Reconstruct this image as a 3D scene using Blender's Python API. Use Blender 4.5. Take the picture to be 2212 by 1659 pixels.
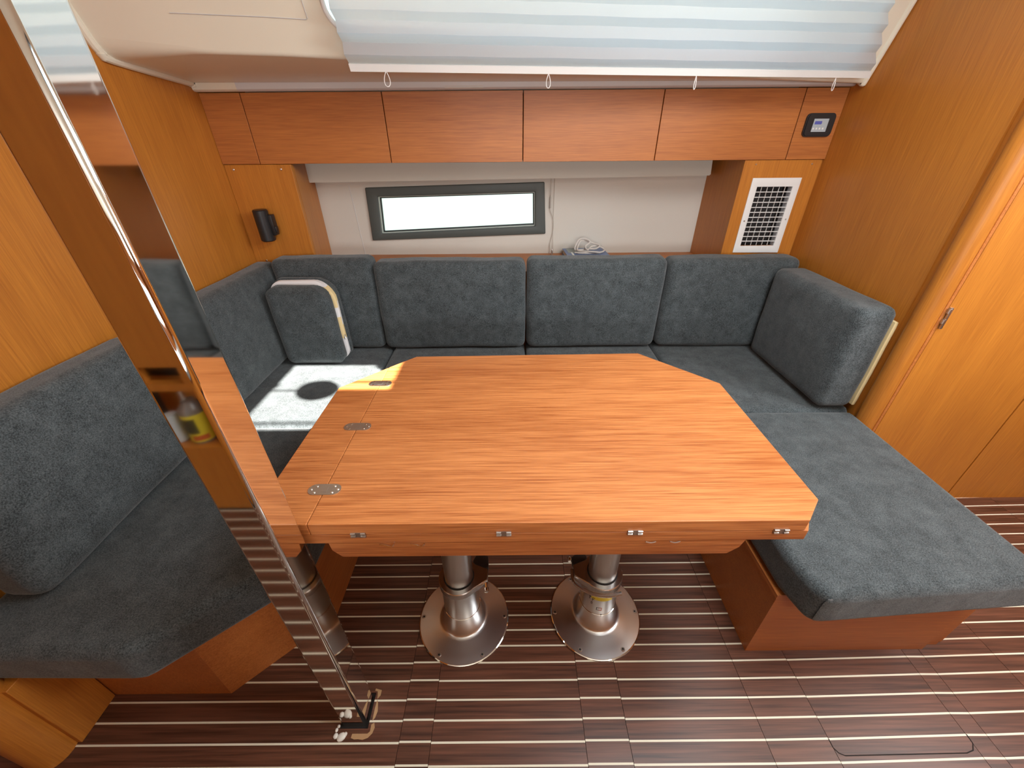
import bpy, bmesh, math, random
from mathutils import Vector, Matrix, noise
random.seed(7)
for o in list(bpy.data.objects): bpy.data.objects.remove(o)
SC = bpy.context.scene
COL = SC.collection
PI = math.pi

# ------------------------------------------------------------------ camera
PITCH, ROLL, CH = math.radians(31.8), math.radians(0.5), 1.3
F = Vector((0, math.cos(PITCH), -math.sin(PITCH)))
R0 = Vector((1, 0, 0)); U0 = R0.cross(F)
c_, s_ = math.cos(ROLL), math.sin(ROLL)
R_ = c_*R0 - s_*U0; U_ = s_*R0 + c_*U0
cam_d = bpy.data.cameras.new('camera'); cam = bpy.data.objects.new('camera', cam_d); COL.objects.link(cam)
M = Matrix(((R_.x, U_.x, -F.x, 0), (R_.y, U_.y, -F.y, 0), (R_.z, U_.z, -F.z, CH), (0, 0, 0, 1)))
cam.matrix_world = M
cam_d.sensor_width = 36.0; cam_d.sensor_fit = 'HORIZONTAL'; cam_d.lens = 36.0*860/2212
cam_d.clip_start = 0.02
SC.camera = cam

# ------------------------------------------------------------------ exposure
SC.view_settings.view_transform = 'Standard'
SC.view_settings.look = 'None'
SC.view_settings.exposure = 0.0
SC.view_settings.gamma = 1.0
SC.view_settings.use_curve_mapping = False

# ------------------------------------------------------------------ sky
W = bpy.data.worlds.new('sky'); SC.world = W; W.use_nodes = True
nt = W.node_tree; nt.nodes.clear()
wo = nt.nodes.new('ShaderNodeOutputWorld'); bg = nt.nodes.new('ShaderNodeBackground')
tc = nt.nodes.new('ShaderNodeTexCoord'); sx = nt.nodes.new('ShaderNodeSeparateXYZ')
mr = nt.nodes.new('ShaderNodeMapRange'); mr.inputs[1].default_value = -0.35; mr.inputs[2].default_value = 0.6
cr = nt.nodes.new('ShaderNodeValToRGB')
cr.color_ramp.elements[0].color = (0.16, 0.19, 0.17, 1); cr.color_ramp.elements[0].position = 0.04
cr.color_ramp.elements[1].color = (0.60, 0.82, 1.0, 1); cr.color_ramp.elements[1].position = 1.0
e = cr.color_ramp.elements.new(0.15); e.color = (0.80, 1.0, 0.86, 1)
e = cr.color_ramp.elements.new(0.36); e.color = (0.93, 1.0, 0.97, 1)
nt.links.new(tc.outputs['Generated'], sx.inputs[0]); nt.links.new(sx.outputs['Z'], mr.inputs[0])
nt.links.new(mr.outputs[0], cr.inputs[0]); nt.links.new(cr.outputs[0], bg.inputs[0])
bg.inputs[1].default_value = 1.35
nt.links.new(bg.outputs[0], wo.inputs[0])

# ------------------------------------------------------------------ sun through the overhead hatch
SUN = Vector((-0.83, 0.63, -1.0)).normalized()
sd = bpy.data.lights.new('sun', 'SUN'); sd.energy = 44; sd.angle = math.radians(0.6); sd.color = (1.0, 0.95, 0.88)
so = bpy.data.objects.new('sun', sd); COL.objects.link(so)
so.rotation_euler = SUN.to_track_quat('-Z', 'Y').to_euler(); so.location = (2, -2, 4)

def area(name, loc, target, sx_, sy_, power, col):
    d = bpy.data.lights.new(name, 'AREA'); d.shape = 'RECTANGLE'; d.size = sx_; d.size_y = sy_
    d.energy = power; d.color = col
    o = bpy.data.objects.new(name, d); COL.objects.link(o); o.location = loc
    o.rotation_euler = (Vector(target)-Vector(loc)).to_track_quat('-Z', 'Y').to_euler()
    return o
# first lamp: daylight from the overhead hatch; other three: added fill without openings
area('hatch_daylight', (0.70, 0.62, 1.90), (0.25, 0.85, 0), 0.9, 0.6, 27, (0.92, 0.97, 1.0))
area('right_overhead_fill', (2.0, 0.35, 1.88), (0.9, 0.6, 0.5), 0.7, 0.7, 50, (0.96, 0.98, 1.0))  # added fill from high on the right, brightens the left wall
area('rear_low_fill', (0.2, -1.72, 1.25), (0.2, 1.7, 1.5), 1.8, 0.35, 33, (0.95, 0.98, 1.0))  # added fill from behind, lifts the deck underside and lockers; no window there
area('rear_overhead_fill', (0.9, -1.15, 1.86), (0.1, 0.6, 0.0), 0.8, 0.5, 9, (1.0, 0.96, 0.9))  # added overhead fill behind the camera, mainly for the floor

# ------------------------------------------------------------------ materials
def nodes(name):
    m = bpy.data.materials.new(name); m.use_nodes = True
    n = m.node_tree; b = n.nodes['Principled BSDF']
    return m, n, b
def plain(name, col, rough=0.5, metal=0.0, spec=0.5, bump=0.0, bscale=200, **kw):
    m, n, b = nodes(name)
    b.inputs['Base Color'].default_value = (*col, 1); b.inputs['Roughness'].default_value = rough
    b.inputs['Metallic'].default_value = metal; b.inputs['Specular IOR Level'].default_value = spec
    for k, v in kw.items(): b.inputs[k.replace('_', ' ')].default_value = v
    if bump:
        t = n.nodes.new('ShaderNodeTexCoord'); z = n.nodes.new('ShaderNodeTexNoise'); z.inputs['Scale'].default_value = bscale
        z.inputs['Detail'].default_value = 3
        bp = n.nodes.new('ShaderNodeBump'); bp.inputs['Strength'].default_value = bump; bp.inputs['Distance'].default_value = 0.002
        n.links.new(t.outputs['Object'], z.inputs['Vector']); n.links.new(z.outputs[0], bp.inputs['Height'])
        n.links.new(bp.outputs[0], b.inputs['Normal'])
    return m
def wood(name, dark, light, axis='X', rough=0.32, fine=1.0, spec=0.5, coat=0.0, contrast=1.0):
    m, n, b = nodes(name); L = n.links
    t = n.nodes.new('ShaderNodeTexCoord'); oi = n.nodes.new('ShaderNodeObjectInfo')
    ad = n.nodes.new('ShaderNodeVectorMath'); ad.operation = 'ADD'
    mu = n.nodes.new('ShaderNodeVectorMath'); mu.operation = 'SCALE'; mu.inputs[0].default_value = (7.3, 3.1, 5.7)
    L.new(oi.outputs['Random'], mu.inputs['Scale']); L.new(t.outputs['Object'], ad.inputs[0]); L.new(mu.outputs[0], ad.inputs[1])
    def ns(a, c, det):
        mp = n.nodes.new('ShaderNodeMapping'); s = {'X': (a, c, c), 'Y': (c, a, c), 'Z': (c, c, a)}[axis]
        mp.inputs['Scale'].default_value = s
        z = n.nodes.new('ShaderNodeTexNoise'); z.inputs['Scale'].default_value = 1; z.inputs['Detail'].default_value = det
        z.inputs['Roughness'].default_value = 0.6
        L.new(ad.outputs[0], mp.inputs[0]); L.new(mp.outputs[0], z.inputs[0]); return z
    z1 = ns(1.2, 14, 3); z2 = ns(9*fine, 330*fine, 2); z3 = ns(4, 90, 4)
    a1 = n.nodes.new('ShaderNodeMath'); a1.operation = 'MULTIPLY_ADD'; a1.inputs[1].default_value = 0.24
    L.new(z1.outputs[0], a1.inputs[0])
    a2 = n.nodes.new('ShaderNodeMath'); a2.operation = 'MULTIPLY_ADD'; a2.inputs[1].default_value = 0.50
    L.new(z2.outputs[0], a2.inputs[0]); 
    a3 = n.nodes.new('ShaderNodeMath'); a3.operation = 'MULTIPLY'; a3.inputs[1].default_value = 0.26
    L.new(z3.outputs[0], a3.inputs[0]); L.new(a3.outputs[0], a2.inputs[2]); L.new(a2.outputs[0], a1.inputs[2])
    r = n.nodes.new('ShaderNodeValToRGB')
    r.color_ramp.elements[0].position = 0.5-0.14/contrast; r.color_ramp.elements[1].position = 0.5+0.12/contrast
    r.color_ramp.elements[0].color = (*dark, 1); r.color_ramp.elements[1].color = (*light, 1)
    L.new(a1.outputs[0], r.inputs[0]); L.new(r.outputs[0], b.inputs['Base Color'])
    b.inputs['Roughness'].default_value = rough; b.inputs['Specular IOR Level'].default_value = spec
    b.inputs['Coat Weight'].default_value = coat; b.inputs['Coat Roughness'].default_value = 0.2
    bp = n.nodes.new('ShaderNodeBump'); bp.inputs['Strength'].default_value = 0.15; bp.inputs['Distance'].default_value = 0.0006
    L.new(a1.outputs[0], bp.inputs['Height']); L.new(bp.outputs[0], b.inputs['Normal'])
    return m
def fabric(name, dark, light):
    m, n, b = nodes(name); L = n.links
    t = n.nodes.new('ShaderNodeTexCoord')
    z = n.nodes.new('ShaderNodeTexNoise'); z.inputs['Scale'].default_value = 330; z.inputs['Detail'].default_value = 3; z.inputs['Roughness'].default_value = .75
    z2 = n.nodes.new('ShaderNodeTexNoise'); z2.inputs['Scale'].default_value = 22; z2.inputs['Detail'].default_value = 5; z2.inputs['Roughness'].default_value = .7
    mx = n.nodes.new('ShaderNodeMath'); mx.operation = 'MULTIPLY_ADD'; mx.inputs[1].default_value = 0.72
    m2 = n.nodes.new('ShaderNodeMath'); m2.operation = 'MULTIPLY'; m2.inputs[1].default_value = 0.28
    for q in (z, z2): L.new(t.outputs['Object'], q.inputs['Vector'])
    L.new(z2.outputs[0], m2.inputs[0]); L.new(m2.outputs[0], mx.inputs[2]); L.new(z.outputs[0], mx.inputs[0])
    r = n.nodes.new('ShaderNodeValToRGB'); r.color_ramp.elements[0].position = .38; r.color_ramp.elements[1].position = .66
    r.color_ramp.elements[0].color = (*dark, 1); r.color_ramp.elements[1].color = (*light, 1)
    L.new(mx.outputs[0], r.inputs[0]); L.new(r.outputs[0], b.inputs['Base Color'])
    b.inputs['Roughness'].default_value = 0.95; b.inputs['Specular IOR Level'].default_value = 0.1
    b.inputs['Sheen Weight'].default_value = 0.25; b.inputs['Sheen Roughness'].default_value = 0.5
    z4 = n.nodes.new('ShaderNodeTexNoise'); z4.inputs['Scale'].default_value = 9; z4.inputs['Detail'].default_value = 2
    L.new(t.outputs['Object'], z4.inputs['Vector'])
    b1 = n.nodes.new('ShaderNodeBump'); b1.inputs['Strength'].default_value = .5; b1.inputs['Distance'].default_value = .012
    L.new(z4.outputs[0], b1.inputs['Height'])
    bp = n.nodes.new('ShaderNodeBump'); bp.inputs['Strength'].default_value = .5; bp.inputs['Distance'].default_value = .0012
    L.new(mx.outputs[0], bp.inputs['Height']); L.new(b1.outputs[0], bp.inputs['Normal']); L.new(bp.outputs[0], b.inputs['Normal'])
    return m

W_V = wood('veneer_vertical', (0.36, 0.112, 0.014), (0.61, 0.232, 0.031), 'Z', 0.42, contrast=.6)
W_H = wood('veneer_horizontal', (0.33, 0.098, 0.024), (0.54, 0.19, 0.043), 'X', 0.44, contrast=.75)
W_T = wood('table_veneer', (0.36, 0.105, 0.026), (0.62, 0.235, 0.072), 'X', 0.33, contrast=1.2)
W_Y = wood('veneer_depth', (0.36, 0.105, 0.022), (0.56, 0.20, 0.05), 'Y', 0.44)
FAB = fabric('charcoal_fabric', (0.020, 0.025, 0.027), (0.128, 0.147, 0.153))
FLOORW = wood('floor_plank', (0.052, 0.020, 0.011), (0.165, 0.064, 0.036), 'X', 0.36, fine=.45, contrast=1.1)
CAULK = plain('cream_caulk', (0.80, 0.76, 0.60), 0.45)
DARK = plain('dark_gap', (0.012, 0.008, 0.006), 0.8)
LINER = plain('cream_gelcoat', (0.80, 0.745, 0.61), 0.26, bump=.05, bscale=900)
LINERG = plain('grey_vinyl_strip', (0.64, 0.63, 0.63), 0.35)
HULLW = plain('cream_vinyl_panel', (0.66, 0.62, 0.55), 0.7, bump=.15, bscale=500)
VAL = plain('cream_blind_case', (0.70, 0.66, 0.57), 0.6)
STEEL = plain('brushed_steel', (0.70, 0.70, 0.70), 0.29, 1.0, bump=.04, bscale=600)
CLAMP = plain('clamp_steel', (0.62, 0.61, 0.60), 0.22, 1.0)
CHROME = plain('polished_steel', (0.86, 0.84, 0.80), 0.045, 1.0)
DSTEEL = plain('dull_steel', (0.58, 0.56, 0.53), 0.35, 1.0)
BLACK = plain('black_plastic', (0.016, 0.016, 0.017), 0.38)
WFRAME = plain('dark_window_frame', (0.075, 0.085, 0.078), 0.5)
WHITE = plain('white_enamel', (0.80, 0.80, 0.78), 0.4)
OFFW = plain('white_plastic', (0.78, 0.76, 0.72), 0.5)
FOAM = plain('foam_beige', (0.80, 0.62, 0.32), 0.8, bump=.3, bscale=300)
WADD = plain('white_wadding', (0.80, 0.78, 0.78), 0.9, bump=.6, bscale=120)
PUTTY = plain('white_putty', (0.75, 0.73, 0.66), 0.5)
RAWW = plain('raw_ply', (0.45, 0.27, 0.13), 0.8)
CORD = plain('white_cord', (0.82, 0.80, 0.76), 0.7)
LCD = plain('lcd_grey', (0.42, 0.47, 0.50), 0.25)
LCDB = plain('lcd_blue', (0.10, 0.12, 0.42), 0.25)
BLUE = plain('blue_cover', (0.10, 0.16, 0.32), 0.35)
PAPER = plain('paper', (0.75, 0.74, 0.70), 0.8)
YEL = plain('yellow_print', (0.75, 0.62, 0.04), 0.4)
RED = plain('red_print', (0.55, 0.09, 0.03), 0.4)
BEADM = plain('door_seam', (0.05, 0.012, 0.004), 0.7)
m, n, b = nodes('pane'); PANE = m
b.inputs['Base Color'].default_value = (0.92, 0.98, 0.95, 1); b.inputs['Transmission Weight'].default_value = 1; b.inputs['Roughness'].default_value = 0; b.inputs['IOR'].default_value = 1.02
# pleated blind cloth: lets half the daylight through
m, n, b = nodes('blind_cloth'); BLIND = m
tr = n.nodes.new('ShaderNodeBsdfTranslucent'); df = n.nodes.new('ShaderNodeBsdfDiffuse'); ms = n.nodes.new('ShaderNodeMixShader')
tr.inputs[0].default_value = (0.80, 0.84, 0.86, 1); df.inputs[0].default_value = (0.60, 0.63, 0.66, 1); ms.inputs[0].default_value = 0.55
t = n.nodes.new('ShaderNodeTexCoord'); z = n.nodes.new('ShaderNodeTexNoise'); z.inputs['Scale'].default_value = 40; z.inputs['Detail'].default_value = 4
bp = n.nodes.new('ShaderNodeBump'); bp.inputs['Strength'].default_value = .15; bp.inputs['Distance'].default_value = .002
n.links.new(t.outputs['Object'], z.inputs['Vector']); n.links.new(z.outputs[0], bp.inputs['Height'])
n.links.new(bp.outputs[0], df.inputs['Normal']); n.links.new(bp.outputs[0], tr.inputs['Normal'])
n.links.new(df.outputs[0], ms.inputs[1]); n.links.new(tr.outputs[0], ms.inputs[2])
n.links.new(ms.outputs[0], n.nodes['Material Output'].inputs[0])

# ------------------------------------------------------------------ mesh helpers
ORG = {}
def wloc(o):
    return ORG.get(o.name, Vector((0, 0, 0)))
def thing(name, label, cat, loc, group=None):
    o = bpy.data.objects.new(name, None); o.empty_display_size = .05; COL.objects.link(o)
    o.location = loc; ORG[o.name] = Vector(loc); o['label'] = label; o['category'] = cat
    if group: o['group'] = group
    return o
def tag(o, label, cat, group=None):
    o['label'] = label; o['category'] = cat
    if group: o['group'] = group
    return o
def st(o): o['kind'] = 'structure'; return o
def out(name, bm, mat, parent=None, smooth=False, org=None, wn=False):
    """one mesh object from a bmesh given in world coordinates"""
    bmesh.ops.recalc_face_normals(bm, faces=bm.faces[:])
    o0 = wloc(parent) if parent else None
    if org is None:
        vs = [v.co for v in bm.verts]
        org = Vector(((min(v.x for v in vs)+max(v.x for v in vs))/2, (min(v.y for v in vs)+max(v.y for v in vs))/2, min(v.z for v in vs)))
    org = Vector(org)
    bmesh.ops.translate(bm, verts=bm.verts[:], vec=-org)
    me = bpy.data.meshes.new(name); bm.to_mesh(me); bm.free()
    if not isinstance(mat, (list, tuple)): mat = [mat]
    for q in mat: me.materials.append(q)
    o = bpy.data.objects.new(name, me); COL.objects.link(o)
    if smooth:
        me.polygons.foreach_set('use_smooth', [True]*len(me.polygons))
        try: me.set_sharp_from_angle(angle=math.radians(35))
        except Exception: pass
    if wn:
        try: me.set_sharp_from_angle(angle=math.radians(80))
        except Exception: pass
        md = o.modifiers.new('face_weighted_normals', 'WEIGHTED_NORMAL'); md.weight = 100; md.keep_sharp = False
    ORG[o.name] = org
    if parent: o.parent = parent; o.location = org-o0
    else: o.location = org
    return o
def bx(bm, x0, x1, y0, y1, z0, z1, bev=0, seg=2):
    b2 = bmesh.new(); bmesh.ops.create_cube(b2, size=1)
    for v in b2.verts:
        v.co = Vector((x0+(v.co.x+.5)*(x1-x0), y0+(v.co.y+.5)*(y1-y0), z0+(v.co.z+.5)*(z1-z0)))
    if bev: bmesh.ops.bevel(b2, geom=b2.edges[:], offset=bev, segments=seg, affect='EDGES', profile=.5)
    merge(bm, b2); return bm
def merge(bm, b2, mi=None):
    me = bpy.data.meshes.new('t'); b2.to_mesh(me); b2.free()
    k = len(bm.faces); bm.from_mesh(me); bpy.data.meshes.remove(me)
    if mi is not None:
        bm.faces.ensure_lookup_table()
        for f in bm.faces[k:]: f.material_index = mi
def box(name, x0, x1, y0, y1, z0, z1, mat, parent=None, bev=0.0, seg=2, org=None):
    return out(name, bx(bmesh.new(), x0, x1, y0, y1, z0, z1, bev, seg), mat, parent, smooth=bev > 0, org=org, wn=bev > 0)
def prism_bm(pts, z0, z1, bev=0, seg=2):
    bm = bmesh.new()
    v = [bm.verts.new((p[0], p[1], z0)) for p in pts]; f = bm.faces.new(v)
    r = bmesh.ops.extrude_face_region(bm, geom=[f])
    for q in r['geom']:
        if isinstance(q, bmesh.types.BMVert): q.co.z = z1
    bmesh.ops.recalc_face_normals(bm, faces=bm.faces[:])
    if bev: bmesh.ops.bevel(bm, geom=bm.edges[:], offset=bev, segments=seg, affect='EDGES', profile=.5)
    return bm
def prism(name, pts, z0, z1, mat, parent=None, bev=0, seg=2):
    return out(name, prism_bm(pts, z0, z1, bev, seg), mat, parent, smooth=bev > 0, wn=bev > 0)
def lathe_bm(prof, cx, cy, cz=0, n=48, axis='Z'):
    bm = bmesh.new(); rings = []
    for r, z in prof:
        ring = []
        for i in range(n):
            a = 2*PI*i/n
            if r < 1e-6:
                if i == 0: vv = bm.verts.new((0, 0, z))
                ring.append(vv)
            else: ring.append(bm.verts.new((r*math.cos(a), r*math.sin(a), z)))
        rings.append(ring)
    for A, B in zip(rings, rings[1:]):
        for i in range(n):
            j = (i+1) % n; q = []
            for v in (A[i], A[j], B[j], B[i]):
                if v not in q: q.append(v)
            if len(q) > 2:
                try: bm.faces.new(q)
                except ValueError: pass
    if axis == 'Y': bmesh.ops.rotate(bm, verts=bm.verts[:], matrix=Matrix.Rotation(PI/2, 3, 'X'))
    if axis == 'X': bmesh.ops.rotate(bm, verts=bm.verts[:], matrix=Matrix.Rotation(PI/2, 3, 'Y'))
    bmesh.ops.translate(bm, verts=bm.verts[:], vec=(cx, cy, cz))
    return bm
def tube_bm(pts, r, n=8, closed=False):
    pts = [Vector(p) for p in pts]; bm = bmesh.new(); rings = []; N = len(pts)
    prev = None
    for i, p in enumerate(pts):
        a = pts[(i-1) % N] if (closed or i > 0) else p
        c = pts[(i+1) % N] if (closed or i < N-1) else p
        t = (c-a).normalized()
        if prev is None:
            up = Vector((0, 0, 1)) if abs(t.z) < .9 else Vector((1, 0, 0))
            u = t.cross(up).normalized()
        else: u = (prev - t*prev.dot(t)).normalized()
        prev = u; w = t.cross(u)
        rr = r(i/(N-1)) if callable(r) else r
        rings.append([bm.verts.new(p+u*math.cos(2*PI*k/n)*rr+w*math.sin(2*PI*k/n)*rr) for k in range(n)])
    for i in range(N if closed else N-1):
        A, B = rings[i], rings[(i+1) % N]
        for k in range(n): bm.faces.new((A[k], A[(k+1) % n], B[(k+1) % n], B[k]))
    if not closed:
        bm.faces.new(rings[0][::-1]); bm.faces.new(rings[-1])
    return bm
def catmull(P, k=8, closed=False):
    P = [Vector(p) for p in P]; o = []; N = len(P)
    rng = range(N) if closed else range(N-1)
    for i in rng:
        g = (lambda j: P[j % N]) if closed else (lambda j: P[max(0, min(N-1, j))])
        a, b_, c, d = g(i-1), g(i), g(i+1), g(i+2)
        for s in range(k):
            t = s/k
            o.append(.5*((2*b_)+(-a+c)*t+(2*a-5*b_+4*c-d)*t*t+(-a+3*b_-3*c+d)*t**3))
    if not closed: o.append(P[-1])
    return o
def quadbox(name, c8, mat, parent=None, bev=0):
    bm = bmesh.new(); v = [bm.verts.new(p) for p in c8]
    for f in ((0, 1, 2, 3), (7, 6, 5, 4), (0, 4, 5, 1), (1, 5, 6, 2), (2, 6, 7, 3), (3, 7, 4, 0)): bm.faces.new([v[i] for i in f])
    bmesh.ops.recalc_face_normals(bm, faces=bm.faces[:])
    if bev: bmesh.ops.bevel(bm, geom=bm.edges[:], offset=bev, segments=2, affect='EDGES', profile=.5)
    return out(name, bm, mat, parent, smooth=bev > 0)
def soft_bm(sx, sy, sz, r, puff=(0, 0, 0), n=22, seed=0, wob=.0025):
    """rounded upholstered block centred on the origin, standing on z=0"""
    bm = bmesh.new(); bmesh.ops.create_cube(bm, size=2)
    bmesh.ops.subdivide_edges(bm, edges=bm.edges[:], cuts=n, use_grid_fill=True)
    h = Vector((sx/2, sy/2, sz/2)); inn = Vector((max(h.x-r, .001), max(h.y-r, .001), max(h.z-r, .001)))
    for v in bm.verts:
        q = v.co.copy()
        # denser rows near the edges
        w = Vector([math.copysign(1-(1-abs(c))**1.6 if False else abs(c)**.75, c) for c in q])
        p = Vector((w.x*h.x, w.y*h.y, w.z*h.z))
        cl = Vector([max(-inn[i], min(inn[i], p[i])) for i in range(3)])
        d = p-cl
        if d.length > 1e-7:
            mxd = max(abs(d.x), abs(d.y), abs(d.z)); p = cl + d.normalized()*mxd
        a, b_, c = (p.x/h.x, p.y/h.y, p.z/h.z)
        p.x += puff[0]*math.copysign(1, a)*max(0, 1-b_*b_)*max(0, 1-c*c)*abs(a)
        p.y += puff[1]*math.copysign(1, b_)*max(0, 1-a*a)*max(0, 1-c*c)*abs(b_)
        p.z += puff[2]*(1 if c > 0 else 0)*max(0, 1-b_*b_)*max(0, 1-a*a)*abs(c)
        nn = noise.noise_vector(p*7+Vector((seed*3.1, seed*1.7, seed)))
        p += nn*wob
        v.co = p + Vector((0, 0, h.z))
    return bm
def soft(name, x0, x1, y0, y1, z0, z1, r, puff=(0, 0, 0), shear=None, mat=FAB, parent=None, seed=0, wob=.0025, n=22, fn=None):
    bm = soft_bm(x1-x0, y1-y0, z1-z0, r, puff, n, seed, wob)
    for v in bm.verts:
        if fn: fn(v.co)
        if shear: v.co.x += shear[0]*v.co.z; v.co.y += shear[1]*v.co.z
        v.co += Vector(((x0+x1)/2, (y0+y1)/2, z0))
    return out(name, bm, mat, parent, smooth=True)
def screw(parent, x, y, z, r=.004, axis='Y', mat=None):
    return out('screw', lathe_bm([(0, .0018), (r*.7, .0016), (r, 0), (r, -.002)], x, y, z, 12, axis), mat or STEEL, parent, smooth=True)

# ================================================================== SETTING
# --- floor: dark planks with cream caulk lines, each piece its own
fl = st(box('floor', -2.6, 2.9, -1.8, 2.4, -0.06, -0.0065, DARK))
PIT, Y0 = 0.0449, 0.3335
joints = [-2.3, -1.30, -0.294, -0.213, 0.1775, 0.289, 0.634, 0.793, 1.147, 1.198, 1.407, 2.0, 2.6]
SK = {0.793: 0.0015, 1.147: 0.0065, 1.198: 0.006, 1.407: 0.0105, 2.0: 0.021, 2.6: .03}
def sk(x, right):
    if x < .7: return 0.0 if x > -.25 else 0.0
    if right and x == .793: return .0005
    return SK.get(x, 0)
pairs = []
for k in range(-18, 19):
    yb = Y0+PIT*k
    for i, (xa, xb) in enumerate(zip(joints, joints[1:])):
        if yb > 1.16 and xa > 1.1: continue
        if yb > 1.0 and abs(xa) < 1.3 and xa < 1.2: continue
        if yb < -0.33 : continue
        if yb > .95 and xa < 1.1: continue
        pairs.append((k, yb, i, xa, xb))
HOLE = (-0.4555, -0.3815, 0.408, 0.487)     # cut-out round the mast post
for k, yb, i, xa, xb in pairs:
    off = 0.0022 if (i % 2 == 0 and xb < .7) else 0.0
    ya, yc = yb+off+sk(xa, True), yb+off+sk(xb, False)
    lw = .0044
    g = .0006
    x_a, x_b = xa+g, xb-g
    if xb > 2.5: x_b = xb
    segs = [(x_a, x_b)]
    cutp = xa < HOLE[0] and xb > HOLE[1] and yb < HOLE[3] and yb+PIT > HOLE[2]
    # plank between this caulk line and the next
    def quad(xl, xr, yl0, yr0, yl1, yr1, z): 
        return [(xl, yl0), (xr, yr0), (xr, yr1), (xl, yl1)]
    if xa == -2.3: pass
    P = [(x_a, ya+lw/2), (x_b, yc+lw/2), (x_b, yc+PIT-lw/2), (x_a, ya+PIT-lw/2)]
    if cutp:
        yl, yh = max(ya+lw/2, HOLE[2]), min(ya+PIT-lw/2, HOLE[3])
        bm = prism_bm([(x_a, P[0][1]), (HOLE[0], P[0][1]), (HOLE[0], P[3][1]), (x_a, P[3][1])], -.006, 0)
        merge(bm, prism_bm([(HOLE[1], P[0][1]), (x_b, P[0][1]), (x_b, P[3][1]), (HOLE[1], P[3][1])], -.006, 0))
        if yl > P[0][1]+1e-4: merge(bm, prism_bm([(HOLE[0], P[0][1]), (HOLE[1], P[0][1]), (HOLE[1], yl), (HOLE[0], yl)], -.006, 0))
        if yh < P[3][1]-1e-4: merge(bm, prism_bm([(HOLE[0], yh), (HOLE[1], yh), (HOLE[1], P[3][1]), (HOLE[0], P[3][1])], -.006, 0))
        out('plank', bm, FLOORW, fl)
    else:
        out('plank', prism_bm(P, -.006, 0), FLOORW, fl)
    S = [(x_a, ya-lw/2), (x_b, yc-lw/2), (x_b, yc+lw/2), (x_a, ya+lw/2)]
    if xa < HOLE[0] and xb > HOLE[1] and HOLE[2] < yb < HOLE[3]:
        bm = prism_bm([(x_a, S[0][1]), (HOLE[0], S[0][1]), (HOLE[0], S[3][1]), (x_a, S[3][1])], -.006, .0002)
        merge(bm, prism_bm([(HOLE[1], S[0][1]), (x_b, S[0][1]), (x_b, S[3][1]), (HOLE[1], S[3][1])], -.006, .0002))
        out('caulk_strip', bm, CAULK, fl)
    else:
        out('caulk_strip', prism_bm(S, -.006, .0002), CAULK, fl)
# small lift-out panel edge in the floor, bottom right
hp = [(.793, .380), (.793, .362), (.800, .352), (.812, .347), (1.115, .350), (1.135, .355), (1.147, .368), (1.148, .386)]
out('lift_panel_gap', tube_bm([(x, y, .0004) for x, y in hp], .0011, 6), DARK, fl)

# --- bulkheads
wl = st(box('wall_left', -1.24, -1.20, 0.37, 2.45, 0, 1.95, W_V))
st(out('trim_1', lathe_bm([(0, 0), (.045, 0), (.045, 1.95), (0, 1.95)], -1.155, .372, 0, 24), W_V, smooth=True))
st(box('trim_2', -1.199, -1.10, .385, .486, 0, .288, W_V, bev=.002))
st(box('wall_right', 1.315, 1.345, 1.245, 2.45, 0, 1.95, W_V))
bm = bmesh.new()
bx(bm, 1.322, 1.345, 1.21, 1.245, 0, 1.95)
out_ = lathe_bm([(0, 0), (.03, 0), (.03, 1.95), (0, 1.95)], 1.316, 1.186, 0, 28); merge(bm, out_)
st(out('trim_3', bm, W_V, smooth=True))
st(box('trim_4', 1.338, 1.347, 1.16, 1.2, 0, 1.95, W_Y))
# facade with the flush door to starboard of the moulding
bm = bx(bmesh.new(), 1.330, 1.3455, 1.162, 1.21, 0, 1.95); st(out('trim_5', bm, W_V))
d1 = st(box('door_1', 1.3495, 1.808, 1.160, 1.185, 0.012, 1.95, W_V, bev=.0015))
box('door_seam_gap', 1.340, 1.82, 1.19, 1.21, 0, 1.95, BEADM, d1)
hg = bmesh.new(); bx(hg, 1.3495, 1.358, 1.152, 1.161, .775, .845, .002); 
for zz in (.793, .827): merge(hg, lathe_bm([(0, 0), (.0055, 0), (.0055, .014), (0, .014)], 1.350, 1.156, zz, 10))
out('door_hinge', hg, DSTEEL, d1, smooth=True)
st(box('wall_back_right', 1.8125, 2.9, 1.160, 1.20, 0, 1.95, W_V))
st(box('wall_right_far', 2.86, 2.9, -1.8, 1.16, 0, 1.95, W_V))
st(box('wall_left_far', -2.6, -2.56, -1.8, 2.4, 0, 1.95, W_V))
st(box('wall_front', -2.6, 2.9, -1.84, -1.8, 0, 1.95, W_V))

# --- flat overhead with the deck hatch that lets the sun in
ZC = 1.93
hx0, hx1, hy0, hy1 = 0.255, 0.705, 0.160, 0.66
bm = bmesh.new()
for a in ((-2.6, hx0, -1.84, 1.30), (hx1, 2.9, -1.84, 1.30), (hx0, hx1, -1.84, hy0), (hx0, hx1, hy1, 1.30)):
    bx(bm, a[0], a[1], a[2], a[3], ZC, ZC+.03)
ce = st(out('ceiling', bm, LINER))
def hatch_frame(x0, x1, y0, y1):
    bm = bmesh.new()
    for a in ((x0-.03, x1+.03, y0-.03, y0), (x0-.03, x1+.03, y1, y1+.03), (x0-.03, x0, y0, y1), (x1, x1+.03, y0, y1)):
        bx(bm, *a, ZC-.01, ZC+.035)
    return bm
h = thing('deck_hatch', 'deck hatch overhead above the table with an added round disc that casts a shadow', 'hatch', (.46, .42, ZC))
out('hatch_frame', hatch_frame(hx0, hx1, hy0, hy1), WFRAME, h)
dz = (ZC+.03-.42)
vx, vy = -.812+.83*dz, 1.402-.63*dz
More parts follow.
